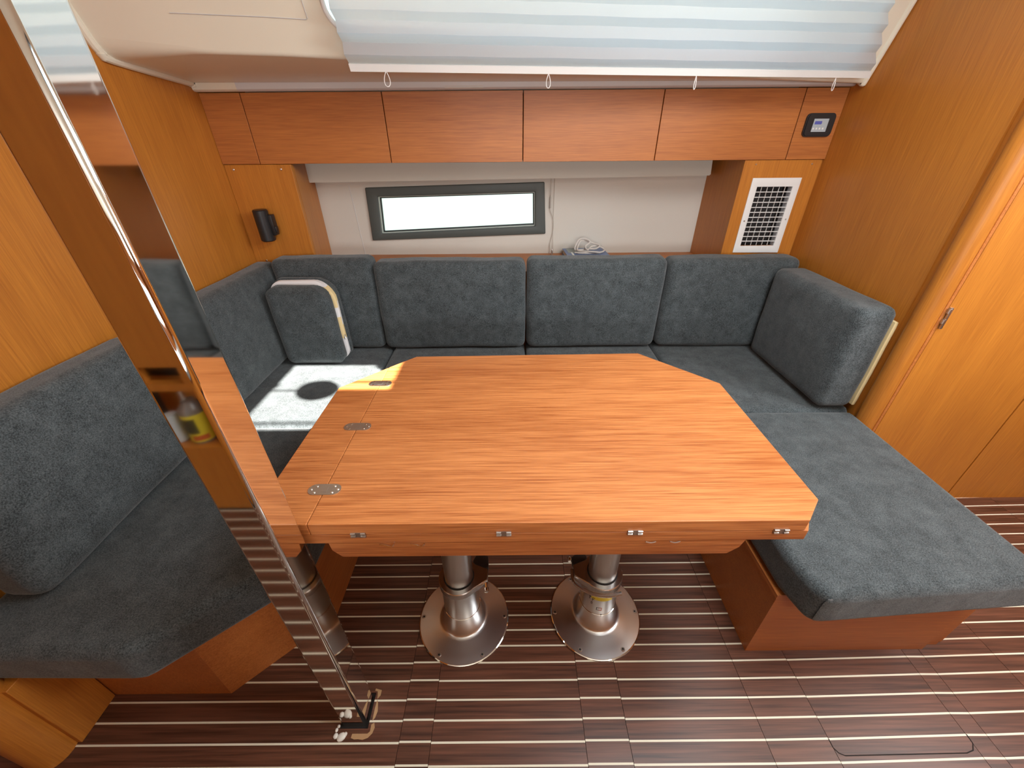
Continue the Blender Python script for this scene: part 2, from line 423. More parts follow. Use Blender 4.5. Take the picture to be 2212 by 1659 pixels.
bm = lathe_bm([(0, .0), (.085, .0), (.085, .012), (.07, .03), (0, .035)], vx, vy, ZC+.012, 32)
for v in bm.verts: v.co.y = vy+(v.co.y-vy)*.86
out('shadow_disc', bm, BLACK, h, smooth=True)  # unseen disc, placed to cast the round shadow on the corner seat
bm = bmesh.new(); bx(bm, hx0, hx1, vy-.004, vy+.004, ZC+.015, ZC+.02)
out('shadow_disc_bar', bm, DSTEEL, h)  # bar across the opening through the added disc
bm = bmesh.new(); bx(bm, hx0, hx0+.02, hy0+.30, hy0+.33, ZC+.005, ZC+.02); out('hatch_stay', bm, DSTEEL, h); bm = bmesh.new(); bx(bm, hx1-.05, hx1, hy1-.035, hy1-.02, ZC+.005, ZC+.02); out('hatch_stay', bm, DSTEEL, h); bm = bmesh.new()
bx(bm, hx0, hx1, hy0+.052, hy0+.062, ZC+.005, ZC+.012)
out('hatch_bar', bm, DSTEEL, h)

# --- side deck underside and coachroof side (cream liner), with the long window
def lerp(a, c, t): return a+(c-a)*t
XL, XR = -1.20, 1.315
def cline(t):     # side deck / coachroof corner line
    K = ((0, 1.508), (.1, 1.520), (.2, 1.516), (.3, 1.508), (.5, 1.492), (.8, 1.472), (1, 1.456))
    z = K[-1][1]
    for (a, za), (c, zc) in zip(K, K[1:]):
        if a <= t <= c: z = lerp(za, zc, (t-a)/(c-a)); break
    return Vector((lerp(XL, XR, t), lerp(1.50, 1.825, t), z))
def cup(t, s):    # point s above the corner up the coachroof side
    p = cline(t); return Vector((p.x, p.y-.43*s, p.z+s))
WX0, WX1 = 16/60, 57/60
def liner_patch(name, ts, prof, mat, parent=None, thick=.02):
    """prof(t) -> list of (y,z)"""
    bm = bmesh.new(); rows = []
    for t in ts:
        rows.append([bm.verts.new((lerp(XL, XR, t), y, z)) for y, z in prof(t)])
    for A, B in zip(rows, rows[1:]):
        for i in range(len(A)-1): bm.faces.new((A[i], A[i+1], B[i+1], B[i]))
    bmesh.ops.recalc_face_normals(bm, faces=bm.faces[:])
    return bm
ts = [i/60 for i in range(61)]
def edge_r(t): # softer corner towards the port end
    return .009+.040*max(0, 1-t/.12)
def prof_deck(t):
    c = cline(t); r = edge_r(t)
    pts = [(1.888, 1.4555), (1.868, 1.457), (1.858, 1.462), (1.853, 1.473), (1.853, 1.482 if t > .02 else 1.478)]
    a = Vector((1.846, 1.4865)); cc = Vector((c.y, c.z))
    if (cc-a).length < .06: a = Vector((1.858, 1.478))
    zs = lerp(1.4855, 1.4755, t)
    pts = [(1.892, 1.4555), (1.880, 1.457), (1.874, 1.462), (1.872, 1.470), (1.870, zs-.0015)]
    a = Vector((1.868, zs))
    d = (cc-a); L = d.length; d = d/L; upd = Vector((-.395, .919))
    r = min(r, L*.45)
    pts += [tuple(a+Vector((-.004, -.0035))), tuple(a+Vector((-.010, -.0035)))]
    s0 = cc-d*r; s1 = cc+upd*r
    for k in range(7):
        u = k/6; q = s0*(1-u)**2+cc*2*u*(1-u)+s1*u*u; pts.append((q.x, q.y))
    return pts
# strip, deck underside and rounded corner
bm = liner_patch('x', ts, prof_deck, LINER)
for f in bm.faces:
    z_ = f.calc_center_median()
    f.material_index = 1 if (z_.y > 1.8695 and z_.x > -1.02) else 0
ln = st(out('ceiling_liner', bm, [LINER, LINERG], smooth=True))
# coachroof side with window opening
def side_patch(t0, t1, s0, s1, n=20):
    bm = bmesh.new(); rows = []
    for i in range(n+1):
        t = lerp(t0, t1, i/n); rows.append([bm.verts.new(cup(t, s0 if s0 is not None else 0)), bm.verts.new(cup(t, s1))])
    for A, B in zip(rows, rows[1:]): bm.faces.new((A[0], A[1], B[1], B[0]))
    return bm
bm = bmesh.new()
bb = 0.012
TOP = .50
def tri_rows(t0, t1, s0f, s1, n=30):
    b2 = bmesh.new(); rows = []
    for i in range(n+1):
        t = lerp(t0, t1, i/n); rows.append([b2.verts.new(cup(t, s0f(t))), b2.verts.new(cup(t, s1))])
    for A, B in zip(rows, rows[1:]): b2.faces.new((A[0], A[1], B[1], B[0]))
    return b2
def s0f(t):
    c = cline(t); return min(edge_r(t), (Vector((c.y, c.z))-Vector((1.868, lerp(1.4855, 1.4755, t)))).length*.45)*.919
ws0, ws1 = .060, .36
merge(bm, tri_rows(0, WX0, s0f, TOP, 16)); merge(bm, tri_rows(WX1, 1, s0f, TOP, 3))
merge(bm, tri_rows(WX0, WX1, s0f, ws0, 41)); merge(bm, tri_rows(WX0, WX1, lambda t: ws1, TOP))
# closing roof strip between coachroof side and flat overhead, and outer skin
b2 = bmesh.new(); RT = .035
for (ta, sg) in ((WX0, 1), (WX1, -1)):
    cv = b2.verts.new(cup(ta, ws0)); arc = []
    for k in range(9):
        a = math.pi/2*k/8
        arc.append(b2.verts.new(cup(ta+sg*(RT-RT*math.cos(a))*(.045/.035)*.55, ws0+(.055-.055*math.sin(a)))))
    for p_, q_ in zip(arc, arc[1:]): b2.faces.new((cv, p_, q_))
merge(bm, b2)
cs = st(out('wall_back_coachroof', bm, LINER, smooth=True))
bm = bmesh.new()
bx(bm, -1.24, 1.345, 1.1, 1.66, 1.955, 1.985)      # joins the overhead
bx(bm, -1.24, 1.345, 1.84, 2.5, 1.515, 1.545)       # side deck above the lockers
st(out('ceiling_deck', bm, LINER))
# thick rolled edge of the liner against both bulkheads
def edge_pts(x, t, lift=0):
    pr_ = prof_deck(t); p = [(x, y, z) for y, z in pr_[3:7]+pr_[8:-1:2]]
    p += [tuple(Vector((x, cup(t, s).y, cup(t, s).z))) for s in (.08, .2, .35, .5)]
    return p
out('edge_bead', tube_bm(catmull(edge_pts(-1.192, 0.0), 4), .0125, 10), LINER, ln, smooth=True)
out('edge_bead', tube_bm(catmull(edge_pts(1.305, 1.0), 4), .0095, 10), LINER, ln, smooth=True)
# hairline joint of an access panel in the coachroof side
hl = [cup(.245, s)+Vector((0, -.0012, -.0008)) for s in (.42, .25, .085)] + [cup(t, .083)+Vector((0, -.0012, -.0008)) for t in (.243, .20, .14, .1)]
out('panel_joint', tube_bm(hl, .0011, 5), LINERG, cs)
# embossed lines on the strip
for q in range(2):
    out('strip_line', tube_bm([(-.245, 1.8735+.0-.002*q*0, 1.4605+q*.006), (.0-.10, 1.8735, 1.4605+q*.006)], .0011, 5), VAL, ln)
# window in the coachroof
w2 = st(out('window_2', tube_bm([cup(WX0+.035*.707*(1-math.cos(math.pi/2*k/8)), ws0+.055*(1-math.sin(math.pi/2*k/8))) for k in range(8, -1, -1)]+[cup(WX0, ws1), cup(WX1, ws1)]+[cup(WX1-.035*.707*(1-math.cos(math.pi/2*k/8)), ws0+.055*(1-math.sin(math.pi/2*k/8))) for k in range(9)], .007, 10, True), WHITE, smooth=True))
bm = bmesh.new(); v = [bm.verts.new(cup(t, s)+Vector((0, .012, .005))) for t, s in ((WX0, ws0), (WX0, ws1), (WX1, ws1), (WX1, ws0))]; bm.faces.new(v)
r = bmesh.ops.extrude_face_region(bm, geom=bm.faces[:]); 
for q in r['geom']:
    if isinstance(q, bmesh.types.BMVert): q.co += Vector((0, .005, .002))
out('pane', bm, PANE, w2)

# --- hull side between the lockers and the backrests
HY = 2.24
wx = ((-.742, .833), (.186, .860), (.172, 1.108), (-.733, 1.089))     # outer frame corners
gx = ((-.686, .868), (.129, .899), (.125, 1.063), (-.676, 1.047))     # glass corners
bm = bmesh.new()
def ring(bm, outer, inner, y):
    vo = [bm.verts.new((x, y, z)) for x, z in outer]; vi = [bm.verts.new((x, y, z)) for x, z in inner]
    for i in range(4): j = (i+1) % 4; bm.faces.new((vo[i], vo[j], vi[j], vi[i]))
    return vi
ring(bm, ((-1.3, .60), (1.4, .60), (1.4, 1.50), (-1.3, 1.50)), gx, HY)
r = bmesh.ops.extrude_face_region(bm, geom=bm.faces[:])
for q in r['geom']:
    if isinstance(q, bmesh.types.BMVert): q.co.y += .05
wb = st(out('wall_back', bm, HULLW))
out('panel_joint', tube_bm([(-.80, HY-.0005, .76), (-.815, HY-.0005, 1.10)], .0013, 5), LINERG, wb)
w1 = st(bpy.data.objects.new('window_1', None)); COL.objects.link(w1); w1.location = (-.28, HY, .83); ORG[w1.name] = Vector((-.28, HY, .83))
def frame_bm(outer, inner, y0, y1, bev=.006):
    bm = bmesh.new(); ring(bm, outer, inner, y0)
    r = bmesh.ops.extrude_face_region(bm, geom=bm.faces[:])
    for q in r['geom']:
        if isinstance(q, bmesh.types.BMVert): q.co.y = y1
    bmesh.ops.recalc_face_normals(bm, faces=bm.faces[:])
    if bev: bmesh.ops.bevel(bm, geom=bm.edges[:], offset=bev, segments=3, affect='EDGES', profile=.5)
    return bm
out('window_frame', frame_bm(wx, gx, HY-.014, HY+.0, .005), WFRAME, w1, smooth=True)
def shrink(q, d): 
    cx = sum(p[0] for p in q)/4; cz = sum(p[1] for p in q)/4
    return [(x-math.copysign(d, x-cx), z-math.copysign(d, z-cz)) for x, z in q]
out('rubber_seal', frame_bm(shrink(gx, -.001), shrink(gx, .010), HY+.012, HY+.02, 0), BLACK, w1)
out('inner_frame', frame_bm(shrink(gx, -.001), shrink(gx, .004), HY+.001, HY+.045, 0), plain('pale_green_frame', (.55, .62, .55), .4), w1)
bm = bmesh.new(); vs = [bm.verts.new((x, HY+.03, z)) for x, z in gx]; bm.faces.new(vs)
r = bmesh.ops.extrude_face_region(bm, geom=bm.faces[:])
for q in r['geom']:
    if isinstance(q, bmesh.types.BMVert): q.co.y += .006
out('pane', bm, PANE, w1)
# shelf behind the backrests
st(box('trim_6', -1.2, 1.315, 1.895, HY-.001, .735, .756, W_H))
st(box('trim_7', -1.2, 1.315, 1.895, 1.915, .28, .734, W_H))

# ================================================================== LOCKERS
lx = [-1.042, -.4945, .0535, .601, 1.149]
LT, LB = 1.4535, 1.212
def filler(x0, x1, lab):
    t = thing('locker_end_panel', lab, 'panel', ((x0+x1)/2, 1.9, LB))
    box('panel', x0, x1, 1.9, 1.92, LB, LT, W_H, t, bev=.001)
    box('panel_back', x0+.002, x1-.002, 1.921, 2.2, LB+.01, LT-.01, DARK, t)
    return t
filler(-1.199, lx[0]-.0015, 'narrow veneered end panel of the lockers against the left bulkhead')
labs = ['wooden overhead locker door farthest left above the black reading light and small pillow',
        'wooden overhead locker directly above the narrow hull window',
        'wooden overhead locker above the book and coiled cord, right of centre',
        'wooden overhead locker beside the black control panel']
for i in range(4):
    t = thing('overhead_locker', labs[i], 'cabinet', ((lx[i]+lx[i+1])/2, 1.9, LB), 'overhead lockers along the hull side')
    box('door', lx[i]+.0017, lx[i+1]-.0017, 1.9, 1.918, LB, LT, W_H, t, bev=.0012)
    box('body', lx[i]+.001, lx[i+1]-.001, 1.9185, 2.2, LB+.004, LT-.004, DARK, t)
filler(lx[4]+.0015, 1.314, 'narrow veneered end panel of the lockers carrying the control panel')

# side columns under the lockers
t = thing('side_column', 'wooden column under the lockers carrying the black reading light', 'panel', (-1.06, 1.905, .757))
box('front_panel', -1.199, -.92, 1.905, 1.925, .757, 1.2105, W_V, t, bev=.0015)
quadbox('return_panel', [(-.935, 1.926, .757), (-.92, 1.926, .757), (-.982, HY-.001, .757), (-1.0, HY-.001, .757), (-.935, 1.926, 1.21), (-.92, 1.926, 1.21), (-.982, HY-.001, 1.21), (-1.0, HY-.001, 1.21)], W_V, t)
for sx_, sz_ in ((-1.165, 1.192), (-.965, 1.192), (-1.15, .815)): screw(t, sx_, 1.9045, sz_, .0045, 'Y')
t = thing('side_column', 'wooden column under the lockers holding the white air vent', 'panel', (1.15, 1.905, .757))
bm = bmesh.new()
vx0, vx1, vz0, vz1 = 1.062, 1.219, .862, 1.112
for a in ((.985, vx0, .757, 1.2105), (vx1, 1.304, .757, 1.2105), (vx0, vx1, .757, vz0), (vx0, vx1, vz1, 1.2105)):
    bx(bm, a[0], a[1], 1.905, 1.925, a[2], a[3])
bmesh.ops.remove_doubles(bm, verts=bm.verts[:], dist=1e-5)
out('front_panel', bm, W_V, t)
box('return_panel', .985, 1.0, 1.9255, HY-.001, .757, 1.21, W_V, t)
box('edge_strip', 1.3055, 1.3145, 1.912, 1.925, .757, 1.2105, W_V, t)
for sx_, sz_ in ((1.035, 1.195), (1.27, 1.195), (1.27, .80), (1.01, .80)): screw(t, sx_, 1.9045, sz_, .0035, 'Y')

# air vent
t = thing('air_vent', 'white metal air vent grille in the right wooden column', 'vent', (1.14, 1.9, .833))
fo = ((1.036, .834), (1.247, .832), (1.245, 1.144), (1.036, 1.144)); fi = ((1.064, .864), (1.217, .864), (1.217, 1.110), (1.064, 1.110))
out('grille_frame', frame_bm(fo, fi, 1.9, 1.9045, .0012), WHITE, t, smooth=True)
for i in range(11):
    z0 = 1.110-(i+1)*(1.110-.864)/12
    box('slat', 1.064, 1.217, 1.8995, 1.9085, z0-.0013, z0+.0013, WHITE, t)
for i in range(5):
    x0 = 1.064+(i+1)*(.153)/6
    quadbox('vane', [(x0-.001, 1.9095, .864), (x0+.001, 1.9095, .864), (x0+.007, 1.924, .864), (x0+.005, 1.924, .864), (x0-.001, 1.9095, 1.11), (x0+.001, 1.9095, 1.11), (x0+.007, 1.924, 1.11), (x0+.005, 1.924, 1.11)], WHITE, t)
bm = bmesh.new(); bx(bm, 1.062, 1.219, 1.97, 1.975, .862, 1.112)
for a in ((1.0585, 1.0615, 1.926, 1.97, .862, 1.112), (1.2195, 1.2225, 1.926, 1.97, .862, 1.112), (1.062, 1.219, 1.926, 1.97, .8585, .8615), (1.062, 1.219, 1.926, 1.97, 1.1125, 1.1155)): bx(bm, *a)
out('duct', bm, plain('duct_dark', (.03, .025, .025), .7), t)
box('duct_lining', 1.2165, 1.2185, 1.9055, 1.93, .863, 1.111, plain('duct_grey', (.45, .45, .47), .6), t)
screw(t, 1.049, 1.8995, .972, .0035, 'Y', DSTEEL); screw(t, 1.233, 1.8995, .978, .0035, 'Y', DSTEEL)

# black reading light
t = thing('reading_light', 'small black cylindrical reading light on the left wooden column', 'light', (-1.082, 1.9, .915))
out('lamp_body', lathe_bm([(0, 0), (.026, 0), (.030, .004), (.030, .126), (.026, .13), (0, .13)], -1.086, 1.866, .912, 28), BLACK, t, smooth=True)
bm = bmesh.new(); bx(bm, -1.062, -1.043, 1.86, 1.893, .935, 1.02, .003); bx(bm, -1.05, -1.038, 1.866, 1.886, .945, .972, .002)
out('switch_block', bm, BLACK, t, smooth=True)
out('mount', lathe_bm([(0, 0), (.024, 0), (.024, .014), (0, .014)], -1.082, 1.905, .975, 20, 'Y'), BLACK, t, smooth=True)

# control panel
t = thing('control_panel', 'black framed control display with small grey screen and blue bar', 'display', (1.238, 1.9, 1.293))
def rrect(x0, x1, z0, z1, r, n=6):
    p = []
    for cx, cz, a0 in ((x1-r, z1-r, 0), (x0+r, z1-r, 90), (x0+r, z0+r, 180), (x1-r, z0+r, 270)):
        for k in range(n+1): a = math.radians(a0+90*k/n); p.append((cx+r*math.cos(a), cz+r*math.sin(a)))
    return p
def plate(name, pts, y0, y1, mat, parent, bev=0):
    bm = bmesh.new(); f = bm.faces.new([bm.verts.new((x, y0, z)) for x, z in pts])
    r = bmesh.ops.extrude_face_region(bm, geom=[f])
    for q in r['geom']:
        if isinstance(q, bmesh.types.BMVert): q.co.y = y1
    bmesh.ops.recalc_face_normals(bm, faces=bm.faces[:])
    if bev: bmesh.ops.bevel(bm, geom=[e for e in bm.edges if all(abs(v.co.y-y0) < 1e-6 for v in e.verts)], offset=bev, segments=2, affect='EDGES')
    return out(name, bm, mat, parent, smooth=bool(bev))
plate('bezel', rrect(1.180, 1.294, 1.292, 1.372, .016), 1.888, 1.8995, BLACK, t, .004)
plate('screen', rrect(1.208, 1.266, 1.309, 1.353, .001), 1.8868, 1.888, LCD, t)
plate('screen_bar', rrect(1.213, 1.241, 1.334, 1.345, .002), 1.8863, 1.8868, LCDB, t)
bm = bmesh.new()
for k in range(4): bx(bm, 1.211+k*.0125, 1.217+k*.0125, 1.8864, 1.8868, 1.317, 1.323)
out('screen_symbols', bm, PAPER, t)

# roller blind case on the hull side, cord and toggle
t = thing('blind_case', 'long cream blind case under the lockers above the hull window', 'blind', (-.02, 2.14, 1.12))
bm = bmesh.new(); v = [bm.verts.new(p) for p in [(-.985, 2.13, 1.1215), (.955, 2.13, 1.1375), (.948, 2.13, 1.2095), (-.992, 2.13, 1.2095), (-.975, HY-.002, 1.1215), (.975, HY-.002, 1.1375), (.975, HY-.002, 1.2095), (-.975, HY-.002, 1.2095)]]
for f in ((0, 1, 2, 3), (7, 6, 5, 4), (0, 4, 5, 1), (1, 5, 6, 2), (2, 6, 7, 3), (3, 7, 4, 0)): bm.faces.new([v[i] for i in f])
bmesh.ops.recalc_face_normals(bm, faces=bm.faces[:]); bmesh.ops.bevel(bm, geom=bm.edges[:], offset=.004, segments=2, affect='EDGES')
out('case', bm, VAL, t, smooth=True)
out('cord', tube_bm(catmull([(.205, 2.232, 1.135), (.207, 2.232, 1.05), (.206, 2.232, .98), (.224, 2.232, .93), (.225, 2.232, .87), (.212, 2.232, .81), (.214, 2.23, .765)], 6), .0016, 6), plain('grey_cord', (.5, .46, .4), .7), t)
out('cord', tube_bm(catmull([(.223, 2.232, 1.135), (.224, 2.232, 1.0), (.225, 2.232, .87), (.228, 2.23, .82), (.232, 2.23, .765)], 6), .0013, 6), plain('pale_cord', (.55, .5, .43), .7), t)
out('cord_toggle', lathe_bm([(0, 0), (.005, 0), (.0042, .05), (.002, .062), (0, .063)], .2055, 2.2325, .985, 12), plain('toggle', (.42, .38, .33), .5), t, smooth=True)
out('cord_clip', lathe_bm([(0, 0), (.005, 0), (.005, .022), (.003, .028), (0, .028)], .222, 2.205, .757, 12), STEEL, t, smooth=True)

# ================================================================== PLEATED BLIND
t = thing('pleated_blind', 'white pleated blind hanging in front of the coachroof window', 'blind', (.35, 1.62, 1.47))
def bl(u, h_):   # u 0..1 along, h_ height above lower edge; hangs parallel to the coachroof side
    a = Vector((-.487, 1.555, 1.4775)).lerp(Vector((1.262, 1.752, 1.469)), u)
    # sides draw in slightly towards the top
    a.x += -(.07+.27*u)*h_
    return a + Vector((0, -.36*h_, h_))
bm = bmesh.new(); ph = .0236; NP = 15; rows = []
nrm = Vector((0, -.94, -.34))
U = 40
for k in range(NP+1):
    hh = .0175+k*ph
    rows.append([bm.verts.new(bl(i/U, hh+.0012*math.sin(i*.9+k)*.5)+nrm*((.019 if k % 2 else 0)+.0008*noise.noise(Vector((i*.4, k*.9, 0))))) for i in range(U+1)])
for A, B in zip(rows, rows[1:]):
    for i in range(U): bm.faces.new((A[i], A[i+1], B[i+1], B[i]))
out('cloth', bm, BLIND, t)
bm = bmesh.new()
r0 = [bm.verts.new(bl(i/20, .0)) for i in range(21)]; r1 = [bm.verts.new(bl(i/20, .018)) for i in range(21)]
for i in range(20): bm.faces.new((r0[i], r0[i+1], r1[i+1], r1[i]))
r = bmesh.ops.extrude_face_region(bm, geom=bm.faces[:])
for q in r['geom']:
    if isinstance(q, bmesh.types.BMVert): q.co += nrm*.008
out('bottom_rail', bm, plain('rail_cream', (.74, .73, .70), .5), t)
for u, tw in ((.060, 1), (.351, .8), (.637, .45), (.928, .55)):
    p = bl(u, .001)+nrm*.006
    q = [p+Vector((math.sin(a)*.0085*tw*math.sin(a/2)**1.0, -.0, -.0125-.0125*-math.cos(a)*1.0-.0)) for a in [2*PI*k/20 for k in range(20)]]
    q = [Vector((p.x+.0112*tw*math.sin(a)*(math.sin(a/2)), p.y+.002*math.sin(a), p.z-.019+.019*math.cos(a))) for a in [2*PI*k/24 for k in range(24)]]
    out('cord_loop', tube_bm(q, .0012, 6, True), CORD, t, smooth=True)
    out('cord_stub', tube_bm([p+Vector((0, -.001, .014)), p+Vector((0, -.0, -.002))], .001, 6), CORD, t)

# ================================================================== SETTEE BASES
t = thing('settee_base', 'wooden base box under the left arm of the settee with angled corner', 'bench', (-.85, .9, 0), 'settee bases')
prism('base_box', [(-1.199, .488), (-.782, .488), (-.568, .69), (-.568, 1.30), (-1.199, 1.30)], 0, .288, W_Y, t)
t = thing('settee_base', 'wooden base box under the right arm cushion, facing the open floor', 'bench', (.97, .9, 0), 'settee bases')
prism('base_box', [(.684, .584), (1.21, .584), (1.21, .596), (1.262, .596), (1.262, 1.30), (.684, 1.30)], 0, .288, W_H, t)
box('end_plate', 1.264, 1.284, .603, 1.15, .0, .284, W_Y, t, bev=.002)
t2 = box('base_edging', .681, .6838, .582, 1.29, .275, .2885, W_Y, t)
t = thing('settee_base', 'wooden base box under the long outboard seat behind the table', 'bench', (0, 1.6, 0), 'settee bases')
box('base_box', -1.199, 1.314, 1.302, 1.893, 0, .288, W_H, t)
# white corner bracket by the right base
bm = bmesh.new(); v = [bm.verts.new(p) for p in ((.615, .93, .12), (.674, .93, .12), (.674, .93, .0), (.615, .93, .12))[:3]]; bm.faces.new(v)
r = bmesh.ops.extrude_face_region(bm, geom=bm.faces[:])
for q in r['geom']:
    if isinstance(q, bmesh.types.BMVert): q.co.y += .004
tag(out('corner_bracket', bm, OFFW), 'small white triangular bracket beside the right settee base under the table', 'bracket')

# ================================================================== SEAT CUSHIONS
SG = 'charcoal seat cushions of the settee'
def seat_poly(pts, lab, z0=.2895, z1=.408, seed=0):
    bm = prism_bm(pts, z0, z1, .026, 5)
    big = [f for f in bm.faces]
    bmesh.ops.triangulate(bm, faces=[f for f in bm.faces if len(f.verts) > 4])
    return tag(out('seat_cushion', bm, FAB, smooth=True, wn=True), lab, 'cushion', SG)
seat_poly([(-1.197, .404), (-.802, .400), (-.54, .628), (-.54, 1.163), (-1.197, 1.163)], 'charcoal seat cushion in the left foreground beside the metal post')
seat_poly([(.684, .60), (.706, .512), (.74, .507), (1.288, .542), (1.291, 1.232), (.684, 1.232)], 'large charcoal seat cushion on the right arm projecting into the open floor')
def seat(x0, x1, y0, y1, lab, sd):
    o = soft('seat_cushion', x0, x1, y0, y1, .2925, .405, .028, (0, .002, .005), seed=sd)
    tag(o, lab, 'cushion', SG)
seat(-1.197, -.598, 1.168, 1.885, 'charcoal corner seat cushion lit by the patch of sunlight', 1)
seat(-.594, .066, 1.25, 1.885, 'charcoal seat cushion behind the table, left of its middle', 2)
seat(.070, .700, 1.25, 1.885, 'charcoal seat cushion behind the table, right of its middle', 3)
seat(.704, 1.305, 1.236, 1.885, 'charcoal corner seat cushion below the right corner backrests', 4)

# ================================================================== BACKRESTS
BG = 'charcoal backrest cushions of the settee'
def back(x0, x1, y0, y1, z0, z1, lab, sh=(0, 0), sd=0, r=.032, pf=(0, .010, 0), fn=None):
    o = soft('backrest_cushion', x0, x1, y0, y1, z0, z1, r, pf, sh, seed=sd, wob=.004, fn=fn)
    return tag(o, lab, 'cushion', BG)
zt = .834
def corner(c): c.x -= .045*(c.z/.42)*max(0, .5-c.x/.41)
back(-1.030, -.622, 1.765, 1.878, .416, zt+.016, 'charcoal backrest behind the small unzipped pillow', (0, .02), 5, fn=corner)
back(-.618, .066, 1.757, 1.870, .416, zt+.002, 'charcoal backrest below the narrow hull window', (0, .02), 6)
back(.072, .698, 1.757, 1.870, .416, zt+.008, 'charcoal backrest in front of the book and coiled cord', (0, .02), 7)
back(.704, 1.285, 1.757, 1.872, .416, zt+.004, 'charcoal backrest below the white air vent', (0, .02), 8)
back(-1.155, -1.048, 1.10, 1.880, .416, .822, 'charcoal backrest along the left bulkhead just right of the metal post', (-.085, 0), 9, pf=(.010, 0, 0))
back(-1.155, -1.048, .515, 1.094, .416, .812, 'charcoal backrest along the left bulkhead left of the metal post', (-.085, 0), 10, pf=(.010, 0, 0))
t = thing('backrest_cushion', 'thick charcoal backrest at the right end with its pale foam showing', 'cushion', (1.22, 1.48, .41), BG)
soft('cover', 1.148, 1.285, 1.228, 1.738, .416, .812, .032, (.010, 0, 0), None, FAB, t, 11, .004)
soft('foam', 1.284, 1.301, 1.233, 1.72, .425, .765, .008, (0, 0, 0), None, FOAM, t, 3, .001, n=10)

# small pillow leaning in the corner, zip open
t = thing('pillow', 'small charcoal pillow with open zip showing white and beige filling, in the left corner', 'pillow', (-.89, 1.62, .412))
def pil(name, y0, y1, mat, grow, z1, seed, shx=-.045):
    bm = soft_bm(.268+grow, y1-y0, z1-.417, .055 if y1-y0 > .11 else (y1-y0)*.49, (0, .008, 0), 20, seed, .002)
    h_ = z1-.417; w_ = .268+grow
    for v in bm.verts:
        # rounded outline in the picture plane
        a, c = v.co.x/(w_/2), (v.co.z-h_/2)/(h_/2)
        rr = (.50 if a > 0 else .36) if c > 0 else .26
        for _ in range(1):
            ex, ez = max(0, abs(a)-(1-rr*1.3)), max(0, abs(c)-(1-rr))
            d = math.hypot(ex/(rr*1.3), ez/rr)
            if d > 1: ex /= d; ez /= d; a = math.copysign((1-rr*1.3)+ex, a); c = math.copysign((1-rr)+ez, c)
        v.co.x = a*w_/2; v.co.z = c*h_/2+h_/2
        v.co.y += .05*v.co.z; v.co.x += shx*v.co.z
        v.co += Vector((-.896, (y0+y1)/2, .417))
    return out(name, bm, mat, t, smooth=True)
pil('front_cover', 1.600, 1.672, FAB, 0, .775, 21)
pil('back_cover', 1.692, 1.718, FAB, .018, .788, 22)
o = pil('filling', 1.668, 1.696, [WADD, FOAM], .008, .784, 23)
for p in o.data.polygons:
    c = p.center
    if (c.x > .06 and c.z > .10 and c.z < .34) and not (.20 < c.z < .25): p.material_index = 1
out('zip_pull', tube_bm([(-.768, 1.68, .535), (-.764, 1.672, .527), (-.762, 1.67, .518)], .003, 6), STEEL, t, smooth=True)

# ================================================================== TABLE
t = thing('dining_table', 'folding wooden saloon table with chamfered corners on two steel pedestals', 'table', (.05, .75, 0))
TZ = .690; YF = .4935
main = [(-.3845, YF), (.553, YF), (.601, .543), (.602, .978), (.417, 1.170), (-.312, 1.160), (-.3845, 1.090)]
leaf = [(-.3855, 1.088), (-.3855, YF), (-.452, YF), (-.499, .543), (-.499, .972)]
prism('tabletop', main, .6605, TZ, W_T, t, .0016)
prism('table_leaf', leaf, .6605, TZ, W_T, t, .0016)
under = [(-.452, YF+.0005), (.562, YF+.0005), (.598, .545), (.598, .975), (.415, 1.165), (-.310, 1.158), (-.495, .970), (-.495, .545)]
prism('folded_leaf', under, .6335, .6595, W_T, t, .0016)
base = [(-.340, YF+.001), (.425, YF+.001), (.425, 1.05), (-.340, 1.05)]
bm = bmesh.new(); fx = [(-.340, .592), (.424, .592), (.444, .612), (.450, .633), (-.358, .633), (-.356, .612)]
f = bm.faces.new([bm.verts.new((x, YF+.001, z)) for x, z in fx]); r = bmesh.ops.extrude_face_region(bm, geom=[f])
for q in r['geom']:
    if isinstance(q, bmesh.types.BMVert): q.co.y = 1.05
out('table_frame', bm, W_T, t)
# oval hinges let into the top
for hx, hy in ((-.385, .992), (-.385, .788), (-.385, .580)):
    bm = bmesh.new(); pts = []
    for s, cx in ((1, .019), (-1, -.019)):
        for k in range(9):
            a = math.radians(-90+180*k/8) if s > 0 else math.radians(90+180*k/8); pts.append((hx+cx+.0145*math.cos(a), hy+.0145*math.sin(a)))
    hb = prism_bm(pts, TZ+.0001, TZ+.0012)
    merge(hb, bx(bmesh.new(), hx-.006, hx+.006, hy-.0075, hy+.0075, TZ+.001, TZ+.0016))
    ho = out('oval_hinge', hb, DSTEEL, t)
    for sx_, sy_ in ((.027, 0), (.018, .0085), (.018, -.0085), (-.027, 0), (-.018, .0085), (-.018, -.0085)):
        out('screw', lathe_bm([(0, .0009), (.0022, .0007), (.003, 0)], hx+sx_, hy+sy_, TZ+.0012, 10), CHROME, ho, smooth=True)
# small butt hinges on the front edge
for hx in (-.294, -.018, .231, .508):
    bm = bmesh.new(); bx(bm, hx-.014, hx+.014, YF-.0015, YF-.0002, .6535, .6665); 
    for q in (-1, 1): merge(bm, lathe_bm([(0, -.0045), (.0026, -.0045), (.0026, .0045), (0, .0045)], hx+q*.0095, YF-.0022, .6575, 8, 'X')); merge(bm, lathe_bm([(0, -.0045), (.0022, -.0045), (.0022, .0045), (0, .0045)], hx+q*.0095, YF-.0022, .6645, 8, 'X'))
    out('edge_hinge', bm, DSTEEL, t, smooth=True)
